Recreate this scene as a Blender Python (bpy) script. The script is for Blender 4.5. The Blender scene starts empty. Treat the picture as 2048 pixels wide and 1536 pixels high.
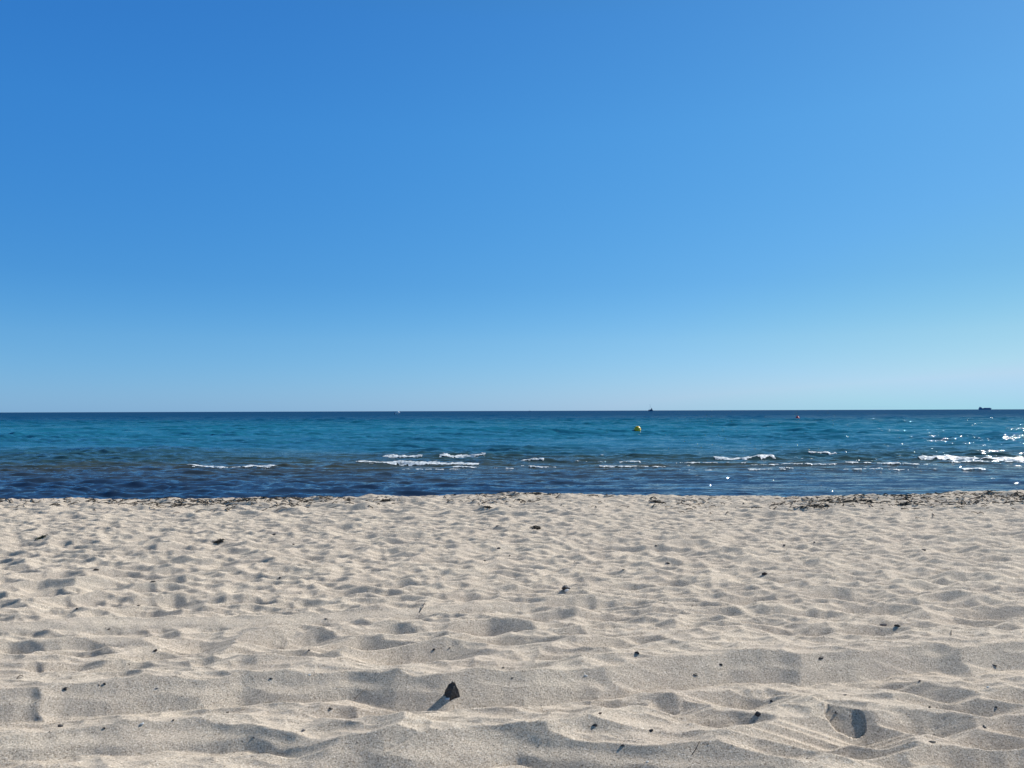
import bpy, bmesh, math, random
import numpy as np
from mathutils import Vector, Matrix

# ------------------------------------------------------------------ camera, sky, sun, exposure
SC = bpy.context.scene
COL = SC.collection
random.seed(7)
RNG = np.random.default_rng(11)
F = 1538.0                      # focal length in pixels of the 2048 wide photograph
PITCH = math.radians(2.0)       # camera looks slightly up
ROLL = math.radians(-0.18)
CAM_H = 1.25                    # above the sand
SEA_Z = -0.45
cam_d = bpy.data.cameras.new('camera')
cam_d.sensor_width = 36.0
cam_d.lens = F / 2048 * 36.0
cam_d.clip_start = 0.05
cam_d.clip_end = 90000
cam = bpy.data.objects.new('camera', cam_d)
COL.objects.link(cam)
cam.location = (0, 0, CAM_H)
RM = (Matrix.Rotation(math.pi / 2 + PITCH, 3, 'X') @ Matrix.Rotation(ROLL, 3, 'Z'))
cam.rotation_euler = RM.to_euler()
SC.camera = cam

SUN_EL = math.radians(37.5)
SUN_AZ = math.radians(54)       # to the right of the viewing direction
world = bpy.data.worlds.new('World')
SC.world = world
world.use_nodes = True
nt = world.node_tree
nt.nodes.clear()
wo = nt.nodes.new('ShaderNodeOutputWorld')
bg = nt.nodes.new('ShaderNodeBackground')
sky = nt.nodes.new('ShaderNodeTexSky')
sky.sky_type = 'NISHITA'
sky.sun_disc = False
sky.sun_elevation = SUN_EL
sky.sun_rotation = SUN_AZ
sky.altitude = 0
sky.air_density = 1.0
sky.dust_density = 0.1
sky.ozone_density = 6.0
# sky grade: a clear, deep blue northern summer sky (channel response and elevation tint of the sky's own light)
sep_ = nt.nodes.new('ShaderNodeSeparateColor'); nt.links.new(sky.outputs[0], sep_.inputs[0])
cmb_ = nt.nodes.new('ShaderNodeCombineColor')
SKY_K = 0.12
EXPO = 0.25
SKY_GAIN = 2 / 0.12 / 2 ** EXPO
for i_, p_ in enumerate((1.6, 0.9, 0.45)):
    m0 = nt.nodes.new('ShaderNodeMath'); m0.operation = 'MULTIPLY'; m0.inputs[1].default_value = SKY_K
    m1 = nt.nodes.new('ShaderNodeMath'); m1.operation = 'MINIMUM'; m1.inputs[1].default_value = (0.88, 1.05, 1.0)[i_]
    m2 = nt.nodes.new('ShaderNodeMath'); m2.operation = 'POWER'; m2.inputs[1].default_value = p_
    nt.links.new(sep_.outputs[i_], m0.inputs[0]); nt.links.new(m0.outputs[0], m1.inputs[0]); nt.links.new(m1.outputs[0], m2.inputs[0])
    nt.links.new(m2.outputs[0], cmb_.inputs[i_])
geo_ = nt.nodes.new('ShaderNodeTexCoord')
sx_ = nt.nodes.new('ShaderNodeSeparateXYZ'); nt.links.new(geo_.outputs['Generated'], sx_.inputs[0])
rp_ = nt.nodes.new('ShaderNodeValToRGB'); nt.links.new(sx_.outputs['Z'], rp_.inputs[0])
stops_ = [(0.0, (0.45, 0.635, 0.89)), (0.09, (0.74, 0.68, 0.84)), (0.16, (0.76, 0.67, 0.82)), (0.34, (1.08, 0.79, 0.86)), (0.46, (1.18, 0.78, 0.83)), (0.56, (1.35, 0.74, 0.66)), (0.70, (1.5, 0.62, 0.38)), (1.0, (1.6, 0.52, 0.24))]  # high stops: blue cut in the unseen overhead sky to warm shaded sand
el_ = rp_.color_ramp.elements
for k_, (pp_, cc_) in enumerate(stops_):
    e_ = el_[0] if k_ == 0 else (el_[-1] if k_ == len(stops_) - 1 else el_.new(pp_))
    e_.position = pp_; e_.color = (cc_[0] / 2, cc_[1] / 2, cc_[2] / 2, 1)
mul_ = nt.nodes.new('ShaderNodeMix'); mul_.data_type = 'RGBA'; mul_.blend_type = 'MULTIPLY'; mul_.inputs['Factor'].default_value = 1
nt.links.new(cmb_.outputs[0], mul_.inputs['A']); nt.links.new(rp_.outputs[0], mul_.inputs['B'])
sc_ = nt.nodes.new('ShaderNodeMix'); sc_.data_type = 'RGBA'; sc_.blend_type = 'MULTIPLY'; sc_.inputs['Factor'].default_value = 1
sc_.inputs['B'].default_value = (SKY_GAIN, SKY_GAIN, SKY_GAIN, 1)
nt.links.new(mul_.outputs['Result'], sc_.inputs['A'])
nt.links.new(sc_.outputs['Result'], bg.inputs['Color'])
bg.inputs['Strength'].default_value = 0.12
nt.links.new(bg.outputs[0], wo.inputs['Surface'])

sun_d = bpy.data.lights.new('sun', 'SUN')
sun_d.energy = 5.0
sun_d.angle = math.radians(0.53)
sun_d.color = (1.0, 0.975, 0.93)
sun = bpy.data.objects.new('sun', sun_d)
COL.objects.link(sun)
sdir = Vector((math.sin(SUN_AZ) * math.cos(SUN_EL), math.cos(SUN_AZ) * math.cos(SUN_EL), math.sin(SUN_EL)))
sun.rotation_euler = sdir.to_track_quat('Z', 'Y').to_euler()
sun.location = sdir * 50

SC.view_settings.view_transform = 'Standard'
SC.view_settings.look = 'None'
SC.view_settings.gamma = 1.0
SC.view_settings.exposure = EXPO
SC.view_settings.use_curve_mapping = False


# ------------------------------------------------------------------ helpers
def ray(px, py):
    v = RM @ Vector(((px - 1024) / F, -(py - 768) / F, -1.0))
    return v


def at_z(px, py, z=0.0):
    """Point of the horizontal plane z seen at a pixel of the photograph."""
    v = ray(px, py)
    k = (z - CAM_H) / v.z
    return (v.x * k, v.y * k)


def at_y(px, py, y):
    v = ray(px, py)
    k = y / v.y
    return Vector((v.x * k, y, CAM_H + v.z * k))


def tag(o, label=None, cat=None, group=None, kind=None):
    if label: o['label'] = label
    if cat: o['category'] = cat
    if group: o['group'] = group
    if kind: o['kind'] = kind
    return o


def grid_mesh(name, X, Y, Z, mat, keep=None):
    r, c = X.shape
    co = np.stack([X, Y, Z], -1).reshape(-1, 3).astype(np.float32)
    idx = np.arange(r * c, dtype=np.int32).reshape(r, c)
    q = np.stack([idx[:-1, :-1], idx[:-1, 1:], idx[1:, 1:], idx[1:, :-1]], -1).reshape(-1, 4)
    if keep is not None:
        k = keep.reshape(-1)
        q = q[k[q].all(1)]
        used = np.zeros(r * c, bool); used[q.reshape(-1)] = True
        remap = np.cumsum(used) - 1
        q = remap[q].astype(np.int32); co = co[used]
    me = bpy.data.meshes.new(name)
    me.vertices.add(len(co)); me.vertices.foreach_set('co', co.reshape(-1))
    me.loops.add(q.size); me.loops.foreach_set('vertex_index', q.reshape(-1).astype(np.int32))
    me.polygons.add(len(q))
    me.polygons.foreach_set('loop_start', np.arange(0, q.size, 4, dtype=np.int32))
    me.polygons.foreach_set('use_smooth', np.ones(len(q), bool))
    me.update(calc_edges=True)
    me.materials.append(mat)
    o = bpy.data.objects.new(name, me)
    COL.objects.link(o)
    return o


def hash2(ix, iy, k):
    h = (ix.astype(np.int64) * 374761393 + iy.astype(np.int64) * 668265263 + k * 1274126177) & 0xffffffff
    h = ((h ^ (h >> 13)) * 1274126177) & 0xffffffff
    h = (h ^ (h >> 16)) & 0xffffffff
    return h.astype(np.float64) / 4294967296.0


def vnoise(x, y, k=0):
    ix = np.floor(x); iy = np.floor(y)
    fx = x - ix; fy = y - iy
    fx = fx * fx * fx * (fx * (fx * 6 - 15) + 10); fy = fy * fy * fy * (fy * (fy * 6 - 15) + 10)
    a = hash2(ix, iy, k); b = hash2(ix + 1, iy, k); c = hash2(ix, iy + 1, k); d = hash2(ix + 1, iy + 1, k)
    return (a * (1 - fx) + b * fx) * (1 - fy) + (c * (1 - fx) + d * fx) * fy - 0.5


def fbm(x, y, k=0, oct=3):
    s = 0; a = 1.0
    for i in range(oct):
        s = s + a * vnoise(x * 2 ** i + 17.3 * i, y * 2 ** i - 9.1 * i, k + i); a *= 0.5
    return s


def bowls(x, y, k, jit=0.9, seed_depth=True):
    """Overlapping footprint bowls: smooth hollows that meet in sharp crests. 0 at the hollow, ~1 at crests."""
    ix = np.floor(x); iy = np.floor(y)
    best = np.full(x.shape, 9.0)
    for dx in (-1, 0, 1):
        for dy in (-1, 0, 1):
            cx = ix + dx; cy = iy + dy
            jx = cx + 0.5 + jit * (hash2(cx, cy, k) - 0.5)
            jy = cy + 0.5 + jit * (hash2(cx, cy, k + 1) - 0.5)
            off = 0.55 * hash2(cx, cy, k + 2)
            sx = 0.75 + 0.6 * hash2(cx, cy, k + 3)
            an = 3.1416 * hash2(cx, cy, k + 4)
            ux = x - jx; uy = y - jy
            ca = np.cos(an); sa = np.sin(an)
            d = ((ux * ca + uy * sa) * sx) ** 2 + ((-ux * sa + uy * ca) / sx) ** 2 + off * 0.5
            best = np.minimum(best, d)
    return np.minimum(best, 1.1)


def sstep(a, b, x):
    t = np.clip((x - a) / (b - a), 0, 1)
    return t * t * (3 - 2 * t)


def line_ty(pts, z):
    g = [at_z(px, py, z) for px, py in pts]
    t = np.array([p[0] / p[1] for p in g]); y = np.array([p[1] for p in g])
    o = np.argsort(t)
    return t[o], y[o]


# ------------------------------------------------------------------ material helpers
def new_mat(name):
    m = bpy.data.materials.new(name); m.use_nodes = True
    n = m.node_tree.nodes; n.clear()
    out = n.new('ShaderNodeOutputMaterial')
    return m, n, m.node_tree.links, out


def ramp(n, stops, interp='LINEAR'):
    r = n.new('ShaderNodeValToRGB')
    r.color_ramp.interpolation = interp
    e = r.color_ramp.elements
    e[0].position, e[0].color = stops[0][0], (*stops[0][1], 1)
    e[1].position, e[1].color = stops[-1][0], (*stops[-1][1], 1)
    for p, c in stops[1:-1]:
        q = e.new(p); q.color = (*c, 1)
    return r


def simple(name, base, rough=0.6, spec=0.3, var=0.25, scale=60.0, bump=0.0):
    m, n, l, out = new_mat(name)
    b = n.new('ShaderNodeBsdfPrincipled')
    tc = n.new('ShaderNodeTexCoord')
    ns = n.new('ShaderNodeTexNoise'); ns.inputs['Scale'].default_value = scale; ns.inputs['Detail'].default_value = 4
    l.new(tc.outputs['Object'], ns.inputs['Vector'])
    lo = tuple(c * (1 - var) for c in base); hi = tuple(min(1, c * (1 + var)) for c in base)
    r = ramp(n, [(0.3, lo), (0.7, hi)])
    l.new(ns.outputs['Fac'], r.inputs['Fac']); l.new(r.outputs[0], b.inputs['Base Color'])
    b.inputs['Roughness'].default_value = rough
    b.inputs['Specular IOR Level'].default_value = spec
    if bump:
        bp = n.new('ShaderNodeBump'); bp.inputs['Distance'].default_value = bump
        l.new(ns.outputs['Fac'], bp.inputs['Height']); l.new(bp.outputs[0], b.inputs['Normal'])
    l.new(b.outputs[0], out.inputs['Surface'])
    return m


def sand_material():
    m, n, l, out = new_mat('dry_sand')
    b = n.new('ShaderNodeBsdfPrincipled')
    tc = n.new('ShaderNodeTexCoord')

    def noise(scale, detail, rough=0.6):
        t = n.new('ShaderNodeTexNoise')
        t.inputs['Scale'].default_value = scale; t.inputs['Detail'].default_value = detail
        t.inputs['Roughness'].default_value = rough
        l.new(tc.outputs['Object'], t.inputs['Vector'])
        return t
    grain = noise(150, 4, 0.9)
    patch = noise(2.2, 5, 0.6)
    mid = noise(38, 4, 0.7)
    vor = n.new('ShaderNodeTexVoronoi'); vor.inputs['Scale'].default_value = 230
    l.new(tc.outputs['Object'], vor.inputs['Vector'])
    g = ramp(n, [(0.37, (0.06, 0.047, 0.037)), (0.46, (0.425, 0.350, 0.277)), (0.53, (0.625, 0.533, 0.433)), (0.64, (1.0, 0.895, 0.765))])
    l.new(grain.outputs['Fac'], g.inputs['Fac'])
    # single coloured grains
    sep = n.new('ShaderNodeSeparateColor'); l.new(vor.outputs['Color'], sep.inputs[0])
    gr = ramp(n, [(0.0, (0.08, 0.06, 0.05)), (0.07, (0.28, 0.21, 0.15)), (0.15, (0.57, 0.48, 0.378)), (0.88, (0.635, 0.535, 0.43)), (1.0, (1.0, 0.93, 0.83))])
    l.new(sep.outputs[0], gr.inputs['Fac'])
    mx = n.new('ShaderNodeMix'); mx.data_type = 'RGBA'; mx.inputs['Factor'].default_value = 0.45
    l.new(g.outputs[0], mx.inputs['A']); l.new(gr.outputs[0], mx.inputs['B'])
    pr = ramp(n, [(0.3, (0.92, 0.90, 0.89)), (0.7, (1.06, 1.05, 1.02))])
    l.new(patch.outputs['Fac'], pr.inputs['Fac'])
    mp = n.new('ShaderNodeMix'); mp.data_type = 'RGBA'; mp.blend_type = 'MULTIPLY'; mp.inputs['Factor'].default_value = 1
    l.new(mx.outputs['Result'], mp.inputs['A']); l.new(pr.outputs[0], mp.inputs['B'])
    l.new(mp.outputs['Result'], b.inputs['Base Color'])
    b.inputs['Roughness'].default_value = 0.95
    b.inputs['Specular IOR Level'].default_value = 0.15
    b1 = n.new('ShaderNodeBump'); b1.inputs['Distance'].default_value = 0.007; b1.inputs['Strength'].default_value = 0.7
    l.new(mid.outputs['Fac'], b1.inputs['Height'])
    b2 = n.new('ShaderNodeBump'); b2.inputs['Distance'].default_value = 0.005; b2.inputs['Strength'].default_value = 0.9
    l.new(grain.outputs['Fac'], b2.inputs['Height']); l.new(b1.outputs[0], b2.inputs['Normal'])
    l.new(b2.outputs[0], b.inputs['Normal'])
    l.new(b.outputs[0], out.inputs['Surface'])
    return m


def sea_material():
    m, n, l, out = new_mat('sea_water')
    tc = n.new('ShaderNodeTexCoord')
    sp = n.new('ShaderNodeSeparateXYZ'); l.new(tc.outputs['Object'], sp.inputs[0])
    # distance offshore -> log scale 0..1 between 10 m and 10 km, wobbled so bands are uneven
    mpn = n.new('ShaderNodeMapping'); mpn.inputs['Scale'].default_value = (0.04, 0.10, 0.1)
    l.new(tc.outputs['Object'], mpn.inputs['Vector'])
    wob = n.new('ShaderNodeTexNoise'); wob.inputs['Scale'].default_value = 1.0; wob.inputs['Detail'].default_value = 4
    l.new(mpn.outputs[0], wob.inputs['Vector'])

    def math_(op, a, b=None, c=None):
        q = n.new('ShaderNodeMath'); q.operation = op
        for i, v in enumerate((a, b, c)):
            if v is None: continue
            if isinstance(v, (int, float)): q.inputs[i].default_value = v
            else: l.new(v, q.inputs[i])
        return q.outputs[0]
    wv = math_('SUBTRACT', wob.outputs['Fac'], 0.5)
    lg = math_('LOGARITHM', math_('MAXIMUM', sp.outputs['Y'], 1.0), 10.0)
    xs = math_('MULTIPLY', sp.outputs['X'], 0.0)
    p = math_('DIVIDE', math_('SUBTRACT', math_('ADD', lg, math_('MULTIPLY', wv, 0.22)), 1.0), 3.0)
    # 15m:.06 20m:.10 28m:.15 40m:.20 70m:.28 150m:.39 400m:.53 1000m:.67
    cr = ramp(n, SEA_RAMP)
    l.new(p, cr.inputs['Fac'])
    # bump: small ripples, long axis along the shore
    def wave(scale, sx, sy, dist, strength, prev=None, detail=3):
        mp = n.new('ShaderNodeMapping'); mp.inputs['Scale'].default_value = (sx, sy, 1)
        l.new(tc.outputs['Object'], mp.inputs['Vector'])
        t = n.new('ShaderNodeTexNoise'); t.inputs['Scale'].default_value = scale; t.inputs['Detail'].default_value = detail
        t.inputs['Roughness'].default_value = 0.55
        l.new(mp.outputs[0], t.inputs['Vector'])
        bp = n.new('ShaderNodeBump'); bp.inputs['Distance'].default_value = dist; bp.inputs['Strength'].default_value = strength
        l.new(t.outputs['Fac'], bp.inputs['Height'])
        if prev: l.new(prev, bp.inputs['Normal'])
        return bp.outputs[0]
    nb = wave(1.0, 1.6, 4.0, 0.05, 1.0)
    nb = wave(1.0, 7.0, 14.0, 0.012, 1.0, nb)
    nb = wave(1.0, 0.22, 0.55, 0.40, 1.0, nb, 2)
    dif = n.new('ShaderNodeBsdfDiffuse'); l.new(cr.outputs[0], dif.inputs['Color'])
    gl = n.new('ShaderNodeBsdfGlossy'); gl.inputs['Roughness'].default_value = 0.06
    # scattered steep little wavelets: facets that catch the sun one by one
    vm = n.new('ShaderNodeMapping'); vm.inputs['Scale'].default_value = (30, 18, 1)
    l.new(tc.outputs['Object'], vm.inputs['Vector'])
    vo = n.new('ShaderNodeTexVoronoi'); vo.voronoi_dimensions = '2D'; vo.inputs['Scale'].default_value = 1.0
    l.new(vm.outputs[0], vo.inputs['Vector'])
    vs = n.new('ShaderNodeSeparateColor'); l.new(vo.outputs['Color'], vs.inputs[0])
    pick = math_('MULTIPLY', math_('GREATER_THAN', vs.outputs[2], 0.962), 1.3)
    cv = n.new('ShaderNodeCombineXYZ')
    l.new(math_('MULTIPLY', math_('SUBTRACT', vs.outputs[0], 0.5), pick), cv.inputs[0])
    l.new(math_('MULTIPLY', math_('SUBTRACT', vs.outputs[1], 0.62), pick), cv.inputs[1])
    va = n.new('ShaderNodeVectorMath'); va.operation = 'ADD'; l.new(nb, va.inputs[0]); l.new(cv.outputs[0], va.inputs[1])
    vn = n.new('ShaderNodeVectorMath'); vn.operation = 'NORMALIZE'; l.new(va.outputs[0], vn.inputs[0])
    l.new(vn.outputs[0], gl.inputs['Normal'])
    fr = n.new('ShaderNodeFresnel'); fr.inputs['IOR'].default_value = 1.33
    l.new(nb, fr.inputs['Normal'])
    cap = ramp(n, [(0.0, (1.0, 1.0, 1.0)), (0.12, (0.95, 0.95, 0.95)), (0.25, (0.60, 0.60, 0.60)), (0.36, (0.48, 0.48, 0.48)), (0.50, (0.11, 0.11, 0.11))])
    l.new(p, cap.inputs['Fac'])
    fac = math_('MULTIPLY', math_('POWER', fr.outputs[0], 1.1), cap.outputs[0])
    mix = n.new('ShaderNodeMixShader'); l.new(fac, mix.inputs[0])
    l.new(dif.outputs[0], mix.inputs[1]); l.new(gl.outputs[0], mix.inputs[2])
    l.new(mix.outputs[0], out.inputs['Surface'])
    return m


SEA_RAMP = [(0.0, (0.018, 0.036, 0.070)), (0.085, (0.020, 0.042, 0.085)), (0.12, (0.050, 0.060, 0.055)),  # near-shore stops: some reflected sky blue put into the water's base colour
            (0.150, (0.030, 0.070, 0.080)), (0.19, (0.018, 0.125, 0.205)), (0.28, (0.012, 0.135, 0.215)),
            (0.36, (0.006, 0.09, 0.15)), (0.42, (0.003, 0.050, 0.12)), (0.70, (0.003, 0.042, 0.115)), (1.0, (0.003, 0.040, 0.11))]
M_SAND = sand_material()
M_SEA = sea_material()

# ------------------------------------------------------------------ the sand
BERM = [(-1500, 1004), (0, 1000), (300, 999), (600, 997), (700, 994), (850, 992), (940, 990), (1070, 987), (1120, 987), (1300, 990), (1450, 992),
        (1600, 991), (1750, 988), (1900, 985), (2048, 982), (3500, 975)]
BT, BY = line_ty(BERM, 0.0)

# camera-facing slopes: (crest line, foot line, crest height, foot height, back length, x range of the envelope)
BANDS = [
    # the long wheel rut that crosses the whole foreground
    ([(-900, 1390), (0, 1373), (70, 1368), (90, 1374), (115, 1363), (209, 1361), (314, 1354), (419, 1352), (485, 1344), (610, 1344), (698, 1337), (750, 1344), (785, 1350),
      (895, 1354), (921, 1350), (1064, 1345), (1161, 1335), (1203, 1336), (1273, 1326), (1325, 1316), (1378, 1312), (1453, 1304), (1564, 1303),
      (1599, 1310), (1645, 1302), (1732, 1298), (1784, 1290), (1871, 1279), (1941, 1291), (1993, 1277), (2048, 1276), (3000, 1240)],
     [(-900, 1470), (0, 1441), (140, 1435), (209, 1424), (280, 1418), (419, 1415), (520, 1410), (660, 1399), (889, 1401), (994, 1394), (1134, 1386),
      (1214, 1382), (1380, 1380), (1453, 1370), (1557, 1356), (1645, 1344), (1802, 1337), (2048, 1337), (3000, 1310)],
     0.058, -0.052, 0.40, (-2000, 4000)),
    # lower rut, middle and right
    ([(560, 1500), (680, 1466), (780, 1470), (889, 1460), (959, 1446), (994, 1446), (1029, 1457), (1081, 1464), (1168, 1473), (1273, 1483), (1332, 1492), (1380, 1487),
      (1399, 1485), (1470, 1492), (1550, 1490), (1650, 1512)],
     [(560, 1545), (680, 1548), (889, 1556), (1000, 1540), (1100, 1528), (1180, 1538), (1273, 1552), (1399, 1556), (1550, 1556), (1650, 1560)],
     0.045, -0.045, 0.35, (600, 1640)),
    # lower rut, left
    ([(-400, 1470), (0, 1462), (100, 1446), (209, 1440), (300, 1434), (400, 1428), (450, 1438), (520, 1452), (640, 1470), (760, 1480)],
     [(-400, 1530), (0, 1516), (70, 1520), (188, 1502), (250, 1514), (356, 1497), (450, 1506), (560, 1503), (640, 1512), (760, 1530)],
     0.030, -0.040, 0.28, (-2000, 660)),
    # upper shallow wheel marks
    ([(-900, 1245), (0, 1240), (150, 1230), (350, 1229), (520, 1228), (650, 1222), (800, 1214), (1000, 1200), (1150, 1192), (1400, 1186), (1700, 1196)],
     [(-900, 1272), (0, 1266), (200, 1262), (370, 1257), (500, 1257), (630, 1248), (800, 1238), (1000, 1222), (1150, 1206), (1400, 1202), (1700, 1206)],
     0.022, -0.022, 0.2, (-2000, 1300)),
    ([(500, 1262), (700, 1252), (900, 1234), (1100, 1218), (1300, 1212), (1700, 1214)],
     [(500, 1272), (700, 1262), (900, 1246), (1100, 1230), (1300, 1222), (1700, 1222)],
     0.014, -0.014, 0.15, (600, 1650)),
    ([(-500, 1270), (0, 1270), (45, 1266), (160, 1266), (230, 1262), (350, 1270), (450, 1290)],
     [(-500, 1296), (0, 1292), (75, 1294), (150, 1290), (250, 1293), (350, 1290), (450, 1310)],
     0.022, -0.022, 0.15, (-1000, 420)),
    ([(600, 1350), (800, 1330), (1000, 1336), (1160, 1334), (1300, 1300), (1400, 1285)],
     [(600, 1365), (800, 1340), (1000, 1346), (1160, 1343), (1300, 1308), (1400, 1296)],
     0.006, -0.006, 0.12, (780, 1380)),
]
# shaded hollows: centre of the shaded far wall, width and height in the photograph, tilt
PITS = [(230, 1275, 90, 25, 0), (400, 1277, 55, 34, 0), (60, 1280, 80, 25, 0), (335, 1302, 110, 28, -8), (165, 1298, 90, 22, 0), (240, 1332, 75, 30, -20),
        (130, 1330, 70, 28, -20), (85, 1332, 24, 16, 0), (590, 1268, 100, 35, -10), (610, 1308, 140, 26, 6), (500, 1305, 60, 18, 10), (430, 1332, 60, 16, -10),
        (660, 1290, 50, 26, 0), (600, 1200, 60, 22, 0), (300, 1217, 90, 18, 0), (345, 1195, 90, 22, 0), (400, 1218, 60, 16, 0), (30, 1188, 60, 12, 0),
        (40, 1130, 70, 14, 0), (500, 1195, 50, 16, 0), (735, 1278, 60, 34, 10), (830, 1303, 130, 46, 0), (760, 1322, 120, 34, 12), (1020, 1278, 100, 26, 4),
        (965, 1250, 70, 24, -10), (790, 1256, 50, 18, 0), (1110, 1250, 70, 18, 0), (1215, 1248, 55, 24, 0), (1260, 1256, 34, 16, 0), (1325, 1248, 38, 22, 10),
        (1235, 1290, 55, 26, -10), (1165, 1270, 90, 20, 8), (1120, 1322, 110, 22, 4), (1230, 1228, 60, 14, 4), (1060, 1232, 60, 14, 0), (1290, 1283, 50, 16, 10),
        (1339, 1410, 64, 38, 8), (790, 1422, 80, 38, 0), (690, 1425, 50, 28, 10), (1230, 1405, 90, 18, 4), (1120, 1420, 80, 16, 6), (700, 1445, 60, 16, 0),
        (870, 1452, 70, 16, -8), (1515, 1243, 54, 16, 4), (1554, 1258, 60, 18, 6), (1606, 1263, 90, 26, -6), (1638, 1223, 66, 22, 10), (1732, 1210, 100, 26, 12),
        (1693, 1186, 84, 26, 8), (1487, 1195, 100, 18, -4), (1725, 1259, 64, 26, -6), (1780, 1245, 50, 18, 0), (1826, 1245, 44, 18, -8), (1934, 1234, 42, 34, 20),
        (1969, 1220, 76, 26, 14), (1976, 1256, 80, 18, 4), (1756, 1273, 40, 16, -4), (1735, 1352, 84, 28, 4), (1836, 1366, 110, 34, 20), (1906, 1391, 90, 40, 18),
        (2035, 1378, 44, 34, 0), (1997, 1402, 56, 24, 8), (1470, 1395, 130, 36, -10), (1365, 1437, 60, 24, -6), (1690, 1434, 76, 62, 14), (1435, 1437, 110, 42, 6),
        (1749, 1473, 48, 28, 14), (1680, 1482, 110, 46, 14), (1636, 1457, 54, 38, 14), (1557, 1470, 120, 22, 4), (1843, 1430, 84, 46, 14), (1966, 1462, 84, 42, 10),
        (2032, 1437, 54, 40, 8), (2032, 1507, 54, 44, 8), (1941, 1507, 120, 50, 16), (1777, 1510, 84, 24, 4), (1557, 1505, 110, 36, 6), (1407, 1249, 66, 20, 4),
        (1746, 1139, 26, 14, 0), (1592, 1076, 28, 11, 0), (1871, 1161, 38, 15, 4), (1711, 1158, 24, 14, 0), (1480, 1152, 50, 14, 0), (1440, 1118, 40, 12, 0),
        (1560, 1158, 60, 14, 0), (780, 1163, 80, 18, 0), (790, 1182, 50, 14, 0), (960, 1190, 90, 16, 4), (1060, 1178, 60, 14, 0), (900, 1192, 60, 14, 0),
        (1350, 1162, 40, 14, 0), (1255, 1168, 50, 14, 6), (1340, 1125, 30, 12, 0), (690, 1176, 60, 16, 0), (500, 1150, 50, 16, 0), (230, 1140, 60, 14, 0),
        (140, 1150, 60, 14, 0), (620, 1110, 40, 12, 0), (1230, 1095, 60, 14, 0), (1100, 1105, 50, 10, 0), (1080, 1057, 50, 9, 0), (880, 1120, 50, 10, 0),
        (290, 1037, 30, 12, 0), (225, 1045, 34, 14, 6), (30, 1062, 30, 12, 0), (640, 1043, 60, 10, 0), (1905, 1105, 50, 9, 0), (1980, 1092, 50, 9, 0)]
PITG = []
for px, py, w, h, tilt in PITS:
    x0, y0 = at_z(px, py, -0.01)
    sc = y0 / F
    a = w * sc * 0.55
    dpt = h / F / (0.5 / y0 + CAM_H / y0 ** 2)       # how deep (along y) a 27 degree wall is that looks h pixels tall
    b = max(dpt * 0.9, a * 0.35)
    PITG.append((x0, y0, a, b, math.radians(tilt) * 1.3))


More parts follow.
